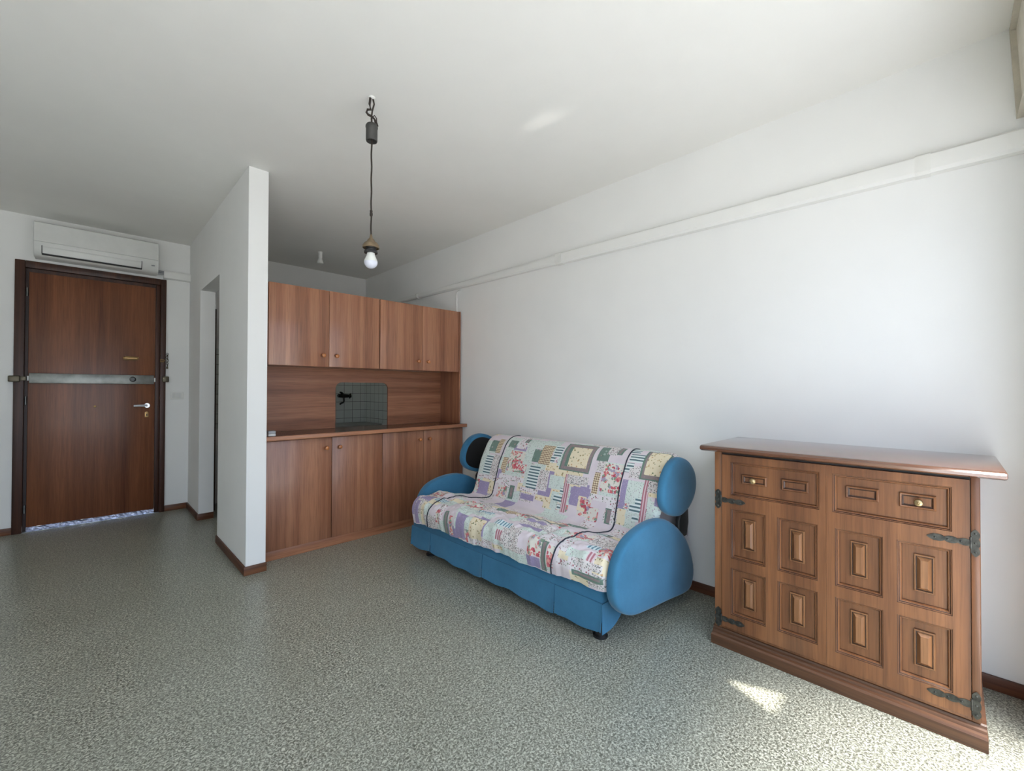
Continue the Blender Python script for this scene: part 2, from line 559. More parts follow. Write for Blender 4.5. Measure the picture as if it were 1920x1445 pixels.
# light switch beside the door
sw = thing('light_switch', (.649, YB, 1.13), 'white light switch plate on the wall right of the brown door', 'switch')
MB().box((.597, YB-.008, 1.092), (.702, YB, 1.166), .004).build('plate', M['white_pl'], sw)
for x, mt in ((.612, 'chrome'), (.637, 'white_gl'), (.661, 'white_gl')):
    MB().box((x, YB-.012, 1.105), (x+.020, YB-.006, 1.153), .002).build('rocker', M['white_gl'], sw)

# ------------------------------------------------------------------ air conditioner
ac = thing('air_conditioner', (.083, YB, 2.28), 'white wall mounted air conditioner above the brown entrance door', 'air conditioner')
ax0, ax1 = -.312, .478
b = MB()
b.prism([(5.404, 2.285), (5.404, 2.562), (5.225, 2.562), (5.205, 2.545), (5.200, 2.39), (5.203, 2.36), (5.225, 2.305), (5.262, 2.280)], 'x', ax0, ax1, .006)
b.build('body', M['white_gl'], ac)
b = MB(); b.prism([(5.214, 2.556), (5.194, 2.548), (5.190, 2.396), (5.206, 2.392)], 'x', ax0+.002, ax1-.002, .004)
b.build('front_panel', M['white_gl'], ac)
b = MB(); b.prism([(5.200, 2.362), (5.196, 2.352), (5.212, 2.306), (5.222, 2.304), (5.228, 2.31)], 'x', -.262, .355, .002)
b.build('louvre', M['white_gl'], ac)
b = MB()
b.box((-.266, 5.212, 2.295), (.359, 5.24, 2.3035)); b.prism([(5.197, 2.365), (5.21, 2.303), (5.225, 2.303), (5.21, 2.365)], 'x', -.267, -.262)
b.prism([(5.197, 2.365), (5.21, 2.303), (5.225, 2.303), (5.21, 2.365)], 'x', .355, .360)
b.build('outlet_gap', M['black'], ac)
b = MB(); b.box((.425, 5.1985, 2.338), (.450, 5.206, 2.347))
b.build('display', M['grey_pl'], ac)
b = MB()
for z in (2.313, 2.333): b.tube([(.470, 5.37, z), (.54, 5.37, z)], .010, 10)
b.build('pipes', M['grey_pl'], ac)
ct = MB(); ct.prism([(YB, 2.270), (YB, 2.352), (5.356, 2.346), (5.350, 2.335), (5.350, 2.288), (5.356, 2.276)], 'x', .532, .7415, .003)
tag(ct.build('pipe_cover', M['trunk'], None), 'short white pipe cover between the air conditioner and the partition', 'pipe cover')

# ------------------------------------------------------------------ pipe trunking on the right wall
tr = thing('pipe_trunking', (XW, 2.4, 2.2), 'long white pipe trunking running high along the right wall', 'pipe trunking')
def trunk_piece(y0, y1, grow=0.0, dep=.052):
    b = MB()
    bm = b.bm
    def sec(y):
        zb = 2.136 + .0145 * y - grow; zt = 2.226 + .012 * min(y, 2.2) - .0015 * max(0, y - 2.2) + grow
        dd = dep + grow
        W_ = XW - .001
        return [(W_, y, zb), (XW-dd*.75, y, zb), (XW-dd, y, zb+.012), (XW-dd, y, zb+.045), (XW-dd*.9, y, zt-.012), (XW-dd*.6, y, zt), (W_, y, zt)]
    n = max(1, int((y1-y0)/.25))
    rows = [[bm.verts.new(p) for p in sec(y0 + (y1-y0)*i/n)] for i in range(n+1)]
    fs = []
    for A, B_ in zip(rows, rows[1:]):
        for j in range(len(A)):
            fs.append(bm.faces.new((A[j], A[(j+1) % len(A)], B_[(j+1) % len(A)], B_[j])))
    fs.append(bm.faces.new(rows[0])); fs.append(bm.faces.new(rows[-1]))
    bmesh.ops.recalc_face_normals(bm, faces=fs)
    return b
trunk_piece(YF, 2.11).build('trunk', M['trunk'], tr)
trunk_piece(2.11, 5.39, -.004, .046).build('trunk', M['trunk'], tr)
trunk_piece(.055, .105, .003).build('joint_cover', M['white_pl'], tr)
trunk_piece(2.075, 2.135, .003).build('joint_cover', M['white_pl'], tr)
trunk_piece(4.08, 4.12, .003).build('joint_cover', M['white_pl'], tr)
cb = MB().tube([(XW-.007, 3.37, 2.176), (XW-.007, 3.40, 2.176), (XW-.007, 3.42, 2.168), (XW-.007, 3.43, 2.14), (XW-.007, 3.425, 1.90), (XW-.007, 3.425, 1.70)], .0052, 8)
tag(cb.build('cable', M['white_pl'], None), 'thin white cable dropping from the trunking behind the wall cabinets', 'cable')

# ------------------------------------------------------------------ roller shutter box
sb = thing('shutter_box', (2.4, -.21, 2.28), 'beige edged roller shutter box in the upper right ceiling corner', 'shutter box')
M['box'] = plain('cream_shutter_box_paint', (214, 208, 194), 0.5)
M['boxtrim'] = plain('taupe_shutter_box_trim', (196, 190, 176), 0.5)
b = MB(); b.prism([(YF+.002, H-.001), (-.188, H-.001), (-.203, 2.335), (YF+.002, 2.335)], 'x', -2.0, XW-.014)
b.build('front_panel', M['box'], sb)
b = MB(); b.prism([(YF+.002, H-.001), (-.171, H-.001), (-.188, 2.277), (YF+.002, 2.277)], 'x', XW-.015, XW-.001)
b.build('end_trim', M['boxtrim'], sb)
b = MB(); b.prism([(YF+.002, 2.289), (-.190, 2.289), (-.189, 2.277), (YF+.002, 2.277)], 'x', -2.0, XW-.014)
b.build('bottom_lip', M['boxtrim'], sb)
b = MB(); b.prism([(-.20, H), (-.172, H), (-.172, H-.014), (-.20, H-.02)], 'x', -2.0, XW-.014)
b.build('top_trim', M['boxtrim'], sb)

# a dark inner door just showing through the partition doorway
idr = MB().box((.872, 5.08, .004), (.915, 5.36, 1.985), .003)
tag(idr.build('inner_door', M['doorframe'], None), 'dark door edge glimpsed through the doorway in the white partition', 'door')

# ------------------------------------------------------------------ kitchen block
def make_knob(x, y, z, parent):
    b = MB()
    b.lathe([(.008, 0), (.007, -.010), (.0135, -.016), (.0155, -.022), (.0135, -.029), (.007, -.033)], (x, y, z), 'y', 20)
    return b.build('knob', M['knob'], parent)

def cabinet(name, label, cat, group, x0, xm, x1, z0, z1, yf, yb, kz, bottom=None):
    c = thing(name, ((x0+x1)/2, yf, z0), label, cat, group)
    b = MB()
    t = .016; yc = yf + .020
    b.box((x0, yc, z0), (x0+t, yb, z1)); b.box((x1-t, yc, z0), (x1, yb, z1))
    b.box((x0+t, yc, z0), (x1-t, yb, z0+t)); b.box((x0+t, yc, z1-t), (x1-t, yb, z1)); b.box((x0+t, yb-.006, z0+t), (x1-t, yb, z1-t))
    b.build('carcass', M['cab'], c)
    for a, e, kx in ((x0, xm, xm-.046), (xm, x1, xm+.055)):
        dr = MB().box((a+.0015, yf, z0-.004), (e-.0015, yf+.018, z1+.001), .0015).build('cabinet_door', M['cab'], c)
        make_knob(kx, yf, kz, dr)
    return c
UG = 'wall cabinets over the wooden worktop'
LG = 'base cabinets under the wooden worktop'
cabinet('wall_cabinet', 'brown two-door wall cabinet nearest the white partition', 'cabinet', UG, .907, 1.329, 1.746, 1.374, 1.953, 3.350, 3.655, 1.455)
cabinet('wall_cabinet', 'brown two-door wall cabinet against the right wall', 'cabinet', UG, 1.752, 2.164, 2.578, 1.374, 1.953, 3.350, 3.655, 1.450)
cabinet('base_cabinet', 'brown two-door base cabinet nearest the white partition', 'cabinet', LG, .866, 1.344, 1.762, .074, .832, 3.318, 3.655, .756)
cabinet('base_cabinet', 'brown two-door base cabinet in the corner behind the sofa', 'cabinet', LG, 1.763, 2.163, 2.604, .074, .832, 3.318, 3.655, .756)
pl_ = MB().box((.866, 3.332, 0), (2.604, 3.350, .068), .002)
tag(pl_.build('plinth', M['cab_edge'], None), 'long brown plinth board under the base cabinets', 'plinth')
wt = thing('worktop', (1.73, 3.27, .845), 'long brown wooden worktop over the base cabinets', 'worktop')
M['wt'] = wood('dark_glossy_worktop', (88, 56, 40), (106, 70, 52), (122, 84, 62), 'x', 14, 0.22, 0.5)
MB().box((.866, 3.285, .843), (2.6145, 3.70, .870)).build('top', M['wt'], wt)
MB().box((.866, 3.262, .841), (2.6145, 3.285, .871), .003).build('front_edge', M['cab_edge'], wt)
for x0, x1, lab in ((.860, .888, 'narrow upright wooden side panel touching the white partition'), (2.584, 2.600, 'tall wooden side panel at the right end of the cabinets')):
    o = MB().box((x0, 3.352 if x0 > 1 else 3.38, .871), (x1, 3.675, 1.957), .001).build('side_panel', M['cab'], None)
    tag(o, lab, 'panel', 'upright side panels of the kitchen block')
# splashback panel with a round-cornered opening down to the worktop
hx0, hx1, hz, rr_ = 1.509, 1.996, 1.258, .055
poly = [(.888, .871), (hx0, .871)]
for i in range(9):
    a = math.pi - (math.pi/2) * i / 8
    poly.append((hx0 + rr_ + rr_*math.cos(a), hz - rr_ + rr_*math.sin(a)))
for i in range(9):
    a = math.pi/2 - (math.pi/2) * i / 8
    poly.append((hx1 - rr_ + rr_*math.cos(a), hz - rr_ + rr_*math.sin(a)))
poly += [(hx1, .871), (2.584, .871), (2.584, 1.373), (.888, 1.373)]
b = MB(); b.prism(poly, 'y', 3.660, 3.676)
tag(b.build('back_panel', M['cab_h'], None), 'wooden back panel with a round-cornered opening above the worktop', 'panel')
bx = thing('small_box', (.923, 3.33, .871), 'small grey plastic box on the left end of the worktop', 'box')
MB().box((.900, 3.30, .872), (.946, 3.345, .888), .002).build('body', M['white_gl'], bx)
MB().box((.900, 3.30, .8885), (.946, 3.345, .908), .003).build('lid', M['grey_pl'], bx)
# what shows through the opening
ctr = MB(); ctr.box((1.25, 4.95, 0), (XW-.004, YB-.004, .762)); ctr.box((1.25, 4.93, .762), (XW-.003, YB-.003, .775), .003)
tag(ctr.build('sink_counter', M['counter'], None), 'pale counter below the tiles seen through the panel opening', 'counter')
tap = thing('wall_tap', (2.32, YB-.01, 1.11), 'dark wall mounted mixer tap on the white tiles', 'tap')
b = MB()
b.tube([(2.235, 5.345, 1.118), (2.30, 5.345, 1.116), (2.36, 5.345, 1.114)], [.022, .026, .022], 14)
b.lathe([(.018, 0), (.018, -.05)], (2.262, 5.395, 1.118), 'y', 14); b.lathe([(.018, 0), (.018, -.05)], (2.338, 5.395, 1.114), 'y', 14)
b.build('body', M['darkchrome'], tap)
b = MB()
b.lathe([(.012, 0), (.024, .012), (.024, .036), (.010, .042)], (2.362, 5.345, 1.114), 'x', 12)
for k_ in range(4):
    a = k_ * math.pi / 2 + .4
    b.tube([(2.385, 5.345, 1.114), (2.39, 5.345 + .034*math.cos(a), 1.114 + .034*math.sin(a))], .007, 6)
b.build('knob', M['darkchrome'], tap)
MB().tube([(2.300, 5.345, 1.135), (2.275, 5.335, 1.155), (2.250, 5.32, 1.160)], [.012, .013, .009], 10).build('lever', M['darkchrome'], tap)
MB().tube([(2.30, 5.33, 1.095), (2.295, 5.31, 1.05), (2.275, 5.28, 1.035), (2.24, 5.25, 1.028), (2.21, 5.22, 1.018)], .011, 10).build('spout', M['darkchrome'], tap)

# ------------------------------------------------------------------ pendant lamp
lx, ly = .996, 2.004
lamp = thing('pendant_lamp', (lx, ly, H), 'bare bulb pendant on a black cord hanging from the ceiling', 'lamp')
b = MB().lathe([(.016, 0), (.016, -.003), (.012, -.007), (.009, -.009)], (lx, ly, H), 'z', 20)
b.build('ceiling_rose', M['white_pl'], lamp)
b = MB()
b.tube([(lx-.008, ly, H-.008), (lx-.012, ly, H-.04), (lx-.006, ly, H-.065), (lx-.024, ly-.004, H-.075), (lx-.028, ly, H-.088), (lx-.018, ly, H-.096), (lx, ly, H-.096)], .0058, 8)
b.tube([(lx+.006, ly, H-.008), (lx+.012, ly, H-.03), (lx+.002, ly, H-.07), (lx-.002, ly, H-.11), (lx, ly, H-.13)], .004, 8)
b.tube([(lx, ly, H-.095), (lx+.014, ly, H-.104), (lx+.022, ly, H-.118), (lx+.029, ly, H-.134)], [.004, .0045, .007, .007], 8)
b.tube([(lx+.002, ly, H-.10), (lx+.016, ly+.004, H-.082), (lx+.025, ly, H-.095), (lx+.026, ly, H-.118)], .0026, 6)
b.build('loose_wires', M['cord'], lamp)
MB().tube([(lx, ly, H-.10), (lx, ly, 2.49)], .0042, 8).build('cord', M['cord'], lamp)
b = MB().lathe([(.006, 2.510), (.024, 2.508), (.029, 2.500), (.0295, 2.492), (.0275, 2.488), (.0275, 2.428), (.026, 2.424), (.024, 2.424), (.022, 2.440), (.006, 2.440)], (lx, ly, 0), 'z', 28)
b.build('canopy_cup', M['cup'], lamp)
pts = [(lx + .0012*math.sin(i*1.1), ly, 2.445 - (2.445-1.945)*i/24) for i in range(25)]
MB().tube(pts, .0042, 8).build('cord', M['cord'], lamp)
MB().lathe([(.004, 2.085), (.007, 2.08), (.006, 2.072), (.0075, 2.066), (.007, 2.056), (.004, 2.052)], (lx, ly, 0), 'z', 12).build('cord_grip', M['cord'], lamp)
b = MB().lathe([(.005, 1.962), (.008, 1.945), (.017, 1.935), (.020, 1.928), (.031, 1.920), (.039, 1.908), (.0405, 1.896), (.038, 1.894), (.036, 1.905), (.02, 1.912)], (lx, ly, 0), 'z', 28)
b.build('lamp_cap', M['bell'], lamp)
b = MB().lathe([(.018, 1.916), (.0235, 1.914), (.0235, 1.900), (.025, 1.897), (.0235, 1.893), (.025, 1.889), (.0235, 1.886), (.0235, 1.882), (.0315, 1.880), (.0325, 1.875), (.0315, 1.870), (.022, 1.870)], (lx, ly, 0), 'z', 28)
b.build('lamp_holder', M['black'], lamp)
bulb = MB().lathe([(.017, 1.884), (.0185, 1.868), (.021, 1.856), (.026, 1.845), (.0305, 1.835), (.0322, 1.828), (.029, 1.827)], (lx, ly, 0), 'z', 28).build('bulb', M['bulb_n'], lamp)
pr = []
for i in range(13):
    a = math.pi/2 * i / 12
    pr.append((max(.0008, .0324*math.cos(a)), 1.827 - .0325*math.sin(a)))
MB().lathe([(.030, 1.829)] + pr, (lx, ly, 0), 'z', 28).build('dome', M['bulb_d'], bulb)

kl = thing('ceiling_bulb', (1.752, 4.665, H), 'small bare bulb in a white holder on the ceiling behind the cabinets', 'bulb')
b = MB().lathe([(.024, H), (.024, H-.012), (.020, H-.02), (.021, H-.060), (.018, H-.066)], (1.752, 4.665, 0), 'z', 20)
b.build('lamp_holder', M['white_pl'], kl)
b = MB().lathe([(.014, H-.062), (.018, H-.070), (.030, H-.104), (.031, H-.112), (.029, H-.120), (.001, H-.128)], (1.752, 4.665, 0), 'z', 20)
b.build('bulb', M['bulb_n'], kl)

# ------------------------------------------------------------------ sofa
SOFA_L = (2.1, 1.93, 0)
sofa = thing('sofa_bed', SOFA_L, 'teal blue sofa bed with round ends against the right wall', 'sofa')

def spline(pts, n=56):
    out = []
    N = len(pts)
    per = max(2, n // N)
    for i in range(N):
        p0, p1, p2, p3 = (Vector(pts[(i+k) % N]) for k in (-1, 0, 1, 2))
        for j in range(per):
            t = j / per
            out.append(0.5 * ((2*p1) + (-p0+p2)*t + (2*p0-5*p1+4*p2-p3)*t*t + (-p0+3*p1-3*p2+p3)*t**3))
    return out

def pillow(outline, rings, closed_center=True):
    """outline in (x,z); rings: (scale, y) from the centre of one face round the rim to the centre of the other"""
    b = MB(); bm = b.bm
    o = spline(outline)
    c = Vector((sum(p[0] for p in o)/len(o), sum(p[1] for p in o)/len(o)))
    rows = []
    for s, y in rings:
        if s == 0:
            rows.append([bm.verts.new((c[0], y, c[1]))])
        else:
            # even inset, not pure scaling, so the rim keeps one width
            rr = []
            for p in o:
                dv = p - c; L = dv.length
                q = c + dv * max(.02, (L - (1 - s) * .20) / L) if s > .5 else c + dv * s
                rr.append(bm.verts.new((q[0], y, q[1])))
            rows.append(rr)
    fs = []
    n = len(o)
    for A, B_ in zip(rows, rows[1:]):
        for k in range(n):
            a0, a1 = A[k % len(A)], A[(k+1) % len(A)]
            b0, b1 = B_[k % len(B_)], B_[(k+1) % len(B_)]
            q = []
            for v in (a0, a1, b1, b0):
                if v not in q: q.append(v)
            if len(q) > 2: fs.append(bm.faces.new(q))
    bmesh.ops.recalc_face_normals(bm, faces=fs)
    return b

ARM = [(1.682,.300),(1.715,.425),(1.835,.510),(2.054,.540),(2.232,.498),(2.425,.362),(2.520,.190),(2.506,.092),(2.430,.062),(2.210,.086),(1.990,.112),(1.830,.142),(1.725,.205)]
ARM_L = [(1.760,.300),(1.785,.410),(1.870,.490),(2.054,.530),(2.232,.498),(2.425,.362),(2.520,.190),(2.506,.092),(2.430,.062),(2.210,.086),(1.990,.112),(1.870,.142),(1.790,.205)]
OVAL = [(2.132,.640),(2.158,.735),(2.230,.806),(2.330,.830),(2.440,.800),(2.520,.735),(2.545,.655),(2.515,.585),(2.440,.530),(2.335,.508),(2.232,.530),(2.158,.575)]
def disc_rings(yo, yi):
    s = 1 if yi > yo else -1
    th = abs(yi - yo)
    return [(0, yo - s*.003), (.45, yo - s*.0025), (.86, yo), (.95, yo + s*.003), (.985, yo + s*.009), (1.0, yo + s*.020), (1.0, yo + s*(th-.012)), (.975, yi), (.86, yi), (0, yi)]
pillow(ARM, disc_rings(1.046, 1.098)).build('armrest', M['blue'], sofa, 60)
pillow(OVAL, disc_rings(1.038, 1.083)).build('backrest_end', M['blue'], sofa, 60)
pillow(ARM_L, disc_rings(2.825, 2.762)).build('armrest', M['blue'], sofa, 60)
OVL = [(x + .045, z) for x, z in OVAL]
le = pillow(OVL, disc_rings(2.828, 2.770)).build('backrest_end', M['blue'], sofa, 60)
li = pillow(OVL, [(0, 2.768), (.5, 2.767), (.845, 2.7665), (.86, 2.772), (0, 2.774)]).build('lining', M['black'], le, 60)
tag(li, 'black lining of the round backrest end')
# black hinge bracket between the round ends
for y0 in (1.050, 2.780):
    b = MB(); b.prism([(2.335, .38), (2.43, .38), (2.455, .45), (2.45, .53), (2.37, .54), (2.335, .48)], 'y', y0, y0+.026, .006)
    b.build('hinge_bracket', M['black'], sofa)

BX = 1.735
b = MB()
b.box((BX, 1.150, .10), (2.50, 2.800, .272), .014, 3)
b.build('base', M['blue'], sofa, 40)
# pleated skirt
b = MB(); bm = b.bm
cuts = [1.147, 1.436, 2.003, 2.556, 2.803]
for a, e in zip(cuts, cuts[1:]):
    rows = []
    ny = 26
    for i in range(ny+1):
        t = i / ny; y = a + .0015 + (e - a - .003) * t
        edge = min(t, 1-t) * (e - a)
        row = []
        for j in range(9):
            u = j / 8
            z = .198 - u * (.143 + .005*math.sin(y*9+1) + .004*math.sin(y*31) - (.006 if edge < .02 else 0))
            x = BX - .003 - u * (.003 + .005 * (0.5+.5*math.sin(y*17)) ) - u * .008 * math.exp(-edge/.012) * (1 if t < .5 or e > 2.7 else .4)
            row.append(bm.verts.new((x, y, z)))
        rows.append(row)
    for A, B_ in zip(rows, rows[1:]):
        for j in range(8):
            bm.faces.new((A[j], A[j+1], B_[j+1], B_[j]))
# right end return of the skirt
rows = []
for i in range(13):
    t = i / 12; x = BX - .0115 + .21 * t
    row = []
    for j in range(7):
        u = j / 6
        z = .198 - u * (.140 - .085 * max(0, (t-.25)/.75) ** 2 if t > .25 else .140)
        row.append(bm.verts.new((x, 1.147 - .002*u, z)))
    rows.append(row)
for A, B_ in zip(rows, rows[1:]):
    for j in range(6):
        bm.faces.new((A[j], B_[j], B_[j+1], A[j+1]))
bmesh.ops.recalc_face_normals(bm, faces=list(bm.faces))
bmesh.ops.solidify(bm, geom=list(bm.faces), thickness=.003)
b.build('skirt', M['blue'], sofa, 50)
for x, y in ((1.800, 1.205), (1.800, 2.655), (2.42, 1.25), (2.42, 2.70)):
    MB().lathe([(.036, 0), (.036, .010), (.029, .016), (.028, .105)], (x, y, 0), 'z', 24).build('foot', M['black'], sofa)
b = MB(); b.prism([(1.722,.273),(1.71,.33),(1.72,.375),(1.75,.397),(1.86,.388),(2.0,.366),(2.10,.360),(2.135,.368),(2.135,.273)], 'y', 1.14, 2.72)
b.build('seat_cushion', M['seat_in'], sofa)
b = MB(); b.prism([(2.15,.30),(2.19,.52),(2.225,.635),(2.295,.77),(2.33,.802),(2.38,.818),(2.43,.812),(2.48,.78),(2.52,.69),(2.54,.5),(2.54,.30)], 'y', 1.125, 2.57)
b.build('back_cushion', M['seat_in'], sofa)

# ---- patchwork cover
PROF = [(1.700,.250),(1.680,.33),(1.692,.385),(1.735,.418),(1.85,.422),(2.00,.412),(2.11,.405),(2.135,.425),(2.165,.52),(2.20,.64),(2.275,.785),(2.315,.822),(2.37,.842),(2.44,.835),(2.50,.80),(2.545,.70),(2.565,.5),(2.57,.33)]
SL = [0.0]
for p, q in zip(PROF, PROF[1:]):
    SL.append(SL[-1] + math.hypot(q[0]-p[0], q[1]-p[1]))
STOT = SL[-1]
def prof_raw(s):
    s = min(max(s, 0), STOT)
    for i in range(len(PROF)-1):
        if s <= SL[i+1] + 1e-9:
            t = (s - SL[i]) / (SL[i+1] - SL[i])
            return Vector((PROF[i][0] + (PROF[i+1][0]-PROF[i][0])*t, PROF[i][1] + (PROF[i+1][1]-PROF[i][1])*t))
    return Vector(PROF[-1])
def prof(s):                      # rounded profile and its outward normal
    w = (.028, .5), (.014, .8), (0, 1), (-.014, .8), (-.028, .5)
    if s < .05 or .36 < s < .46:
        w = (.010, .5), (0, 1), (-.010, .5)
    p = Vector((0, 0)); k = 0
    for d_, ww in w:
        p += prof_raw(s + d_) * ww; k += ww
    p /= k
    t = (prof_raw(s + .01) - prof_raw(s - .01)).normalized()
    return p, Vector((-t[1], t[0]))
def sm(a, b_, x):
    t = min(max((x-a)/(b_-a), 0), 1); return t*t*(3-2*t)
def y_left(s): return 2.752 - .150 * sm(.38, .56, s)
def y_right(s): return 1.105 - .013 * sm(.66, .76, s)
def hem(y):
    return .030 * (1.3 - y) * .5 + .014 + .005 * math.sin(y*11) + .003 * math.sin(y*29+1)
def N3(a, b_, c=0.0): return noise.noise(Vector((a, b_, c)))
def cover_point(y, s, lift=0.0):
    p, n = prof(s)
    yl, yr = y_left(s), y_right(s)
    e = min(y - yr, yl - y)
    r = .034
    drop = 0.0
    if e < r:
        drop = r - math.sqrt(max(0, r*r - (r-max(e, 0))**2))
    seat = 1 - sm(.36, .44, s)
    front = 1 - sm(.10, .17, s)
    top = seat * (1 - front)
    h = 0.0
    h += top * (.010 * N3(y*5.5, s*9) + .017 * abs(N3(y*11, s*15, 3)) + .008 * abs(N3(y*25, s*28, 5)))
    h += front * (.008 * N3(y*14, s*2, 9) + .006 * N3(y*30, s*4, 2))
    back = 1 - seat
    h += back * (.0035 * N3(y*7, s*6, 4) + .0022 * N3(y*22, s*10, 1))
    low = back * (1 - sm(.44, .60, s))
    h += low * (.006 * N3(y*16, s*9, 8))
    near = math.exp(-((s - .405)/.035)**2)
    h += near * (.010 * N3(y*9, s*10, 6) + .008)
    h -= drop * (1 if s > .05 else .8)
    x = p[0] + n[0] * (h + lift); z = p[1] + n[1] * (h + lift)
    if s < .08:
        z += hem(y) * (1 - s/.08)
    return Vector((x, y, z))

PATCH = """mint 2.444 2.583 0.905 1.006;green 2.453 2.523 0.923 1.013;gingham 2.402 2.457 0.915 1.036;stripe 2.422 2.527 0.735 0.887;speck 2.372 2.449 0.734 0.896;garland 2.409 2.588 0.705 0.739;roses 2.536 2.588 0.604 0.69;purple 2.416 2.539 0.583 0.684;cream 2.371 2.429 0.603 0.701;mint 2.116 2.307 0.763 0.957;green 2.261 2.339 0.97 1.035;band 2.161 2.201 1.028 1.076;roses 2.092 2.285 0.794 0.946;gingham 2.287 2.341 0.771 0.891;purple 2.326 2.362 0.728 0.793;garland 2.063 2.34 0.729 0.763;mint 2.061 2.142 0.858 1.025;green 1.992 2.068 0.892 0.986;gingham 1.903 2 0.884 1.026;stripe 1.826 1.89 0.945 1.035;stripe 1.863 1.899 0.908 0.952;mint 1.982 2.088 0.716 0.871;stripe 1.965 2.061 0.707 0.858;speck 1.863 1.959 0.713 0.848;purple 1.842 1.952 0.676 0.71;purple 1.838 1.878 0.689 0.844;garland 1.945 2.109 0.676 0.711;roses 2.233 2.326 0.599 0.684;band 2.163 2.208 0.608 0.698;purple 1.973 2.093 0.626 0.663;cream 1.865 1.96 0.642 0.676;mint 1.748 1.863 0.738 0.825;mint 1.77 1.827 0.615 0.725;stripe 1.719 1.805 0.664 0.711;stripe 1.725 1.767 0.618 0.652;stripe 1.728 1.767 0.717 0.751;mauve 1.694 1.739 0.608 0.848;band 1.574 1.809 0.868 1.079;cream 1.604 1.751 0.896 1.047;speck 1.563 1.725 0.791 0.85;purple 1.537 1.662 0.74 0.779;cream 1.553 1.613 0.645 0.727;roses 1.517 1.597 0.664 0.725;roses 1.458 1.53 0.599 0.678;gingham 1.49 1.528 0.756 0.889;green 1.465 1.549 0.961 1.082;speck 1.418 1.488 1.017 1.108;band 1.389 1.425 1.02 1.103;mint 1.346 1.476 0.754 0.964;roses 1.341 1.473 0.778 0.955;garland 1.347 1.533 0.722 0.756;band 1.364 1.41 0.604 0.693;garland 1.336 1.372 0.606 0.701;stripe 1.241 1.33 0.986 1.045;stripe 1.279 1.338 1.049 1.091;stripe 1.285 1.334 0.945 0.979;stripe 1.308 1.345 0.917 0.952;band 1.095 1.239 0.89 1.097;cream 1.102 1.214 0.921 1.086;purple 1.295 1.331 0.72 0.879;purple 1.302 1.338 0.709 0.743;mint 1.2 1.297 0.747 0.879;mint 1.216 1.292 0.615 0.712;stripe 1.194 1.265 0.704 0.741;stripe 1.198 1.234 0.744 0.778;stripe 1.201 1.237 0.655 0.689;mauve 1.162 1.198 0.655 0.889;speck 1.094 1.175 0.823 0.888;purple 1.085 1.124 0.759 0.805;cream 1.283 1.335 0.617 0.707;roses 1.049 1.093 0.689 0.723;roses 2.738 2.774 0.035 0.081;purple 2.65 2.696 0.009 0.165;cream 2.581 2.617 0.005 0.172;roses 2.401 2.436 0.05 0.161;band 2.308 2.344 0 0.162;roses 2.25 2.286 0.018 0.137;purple 2.125 2.217 0.014 0.173;cream 1.961 2.086 0.015 0.181;mint 1.827 1.945 0.087 0.181;mauve 1.801 1.842 0.094 0.152;garland 1.907 2.1 0.01 0.044;mint 1.953 2.183 0.204 0.259;stripev 1.981 2.12 0.231 0.276;stripev 2.445 2.575 0.219 0.264;cream 2.318 2.451 0.27 0.337;roses 2.106 2.264 0.26 0.355;green 1.966 2.071 0.359 0.404;green 2.218 2.36 0.413 0.459;gingham 1.889 1.991 0.356 0.402;stripev 1.765 1.901 0.184 0.218;mint 1.74 1.86 0.262 0.307;band 1.54 1.846 0.387 0.432;cream 1.577 1.808 0.399 0.444;green 1.447 1.585 0.466 0.5;mint 1.312 1.544 0.272 0.318;roses 1.327 1.481 0.297 0.342;roses 1.56 1.597 0.073 0.171;speck 1.605 1.765 0.058 0.092;cream 1.784 1.88 0.026 0.06;band 1.462 1.498 0.007 0.175;roses 1.416 1.452 0.042 0.159;cream 1.318 1.382 0.117 0.151;mint 1.208 1.343 0.138 0.191;stripev 1.195 1.267 0.225 0.27;mauve 1.185 1.221 0.146 0.2;garland 1.304 1.389 0.078 0.112;speck 1.123 1.295 0.112 0.146;band 1.119 1.29 0.053 0.087;speck 1.529 1.795 0.266 0.327;purple 1.589 1.742 0.23 0.275;stripe 1.272 1.371 0.456 0.49;band 1.185 1.305 0.436 0.481;cream 1.192 1.273 0.447 0.492;"""
patches = []
rnd = random.Random(21)
FILL = ['lilac']*7 + ['mint']*6 + ['speck']*3 + ['cream']*3 + ['garland']*2 + ['roses']*2 + ['purple']
sv = 0.0
while sv < 1.3:
    hgt = rnd.uniform(.07, .13)
    yv = 1.05 + rnd.uniform(0, .05)
    while yv < 2.8:
        wid = rnd.uniform(.06, .15)
        patches.append((rnd.choice(FILL), yv, yv + wid, sv + rnd.uniform(-.02, .02), sv + hgt + rnd.uniform(-.02, .02)))
        yv += wid
    sv += hgt
for row in PATCH.split(';'):
    if not row.strip(): continue
    nme, *v = row.split()
    y0, y1, s0, s1 = map(float, v)
    if nme == 'band':
        big = min(y1-y0, s1-s0) > .1
        patches.append(('bandgreen', y0, y1, s0, s1))
        g = .010
        if min(y1-y0, s1-s0) > .025:
            patches.append(('bandgrey', y0+g, y1-g, s0+g, s1-g))
            if big:
                patches.append(('bandgreen', y0+.032, y1-.032, s0+.032, s1-.032))
    else:
        patches.append((nme, y0, y1, s0, s1))

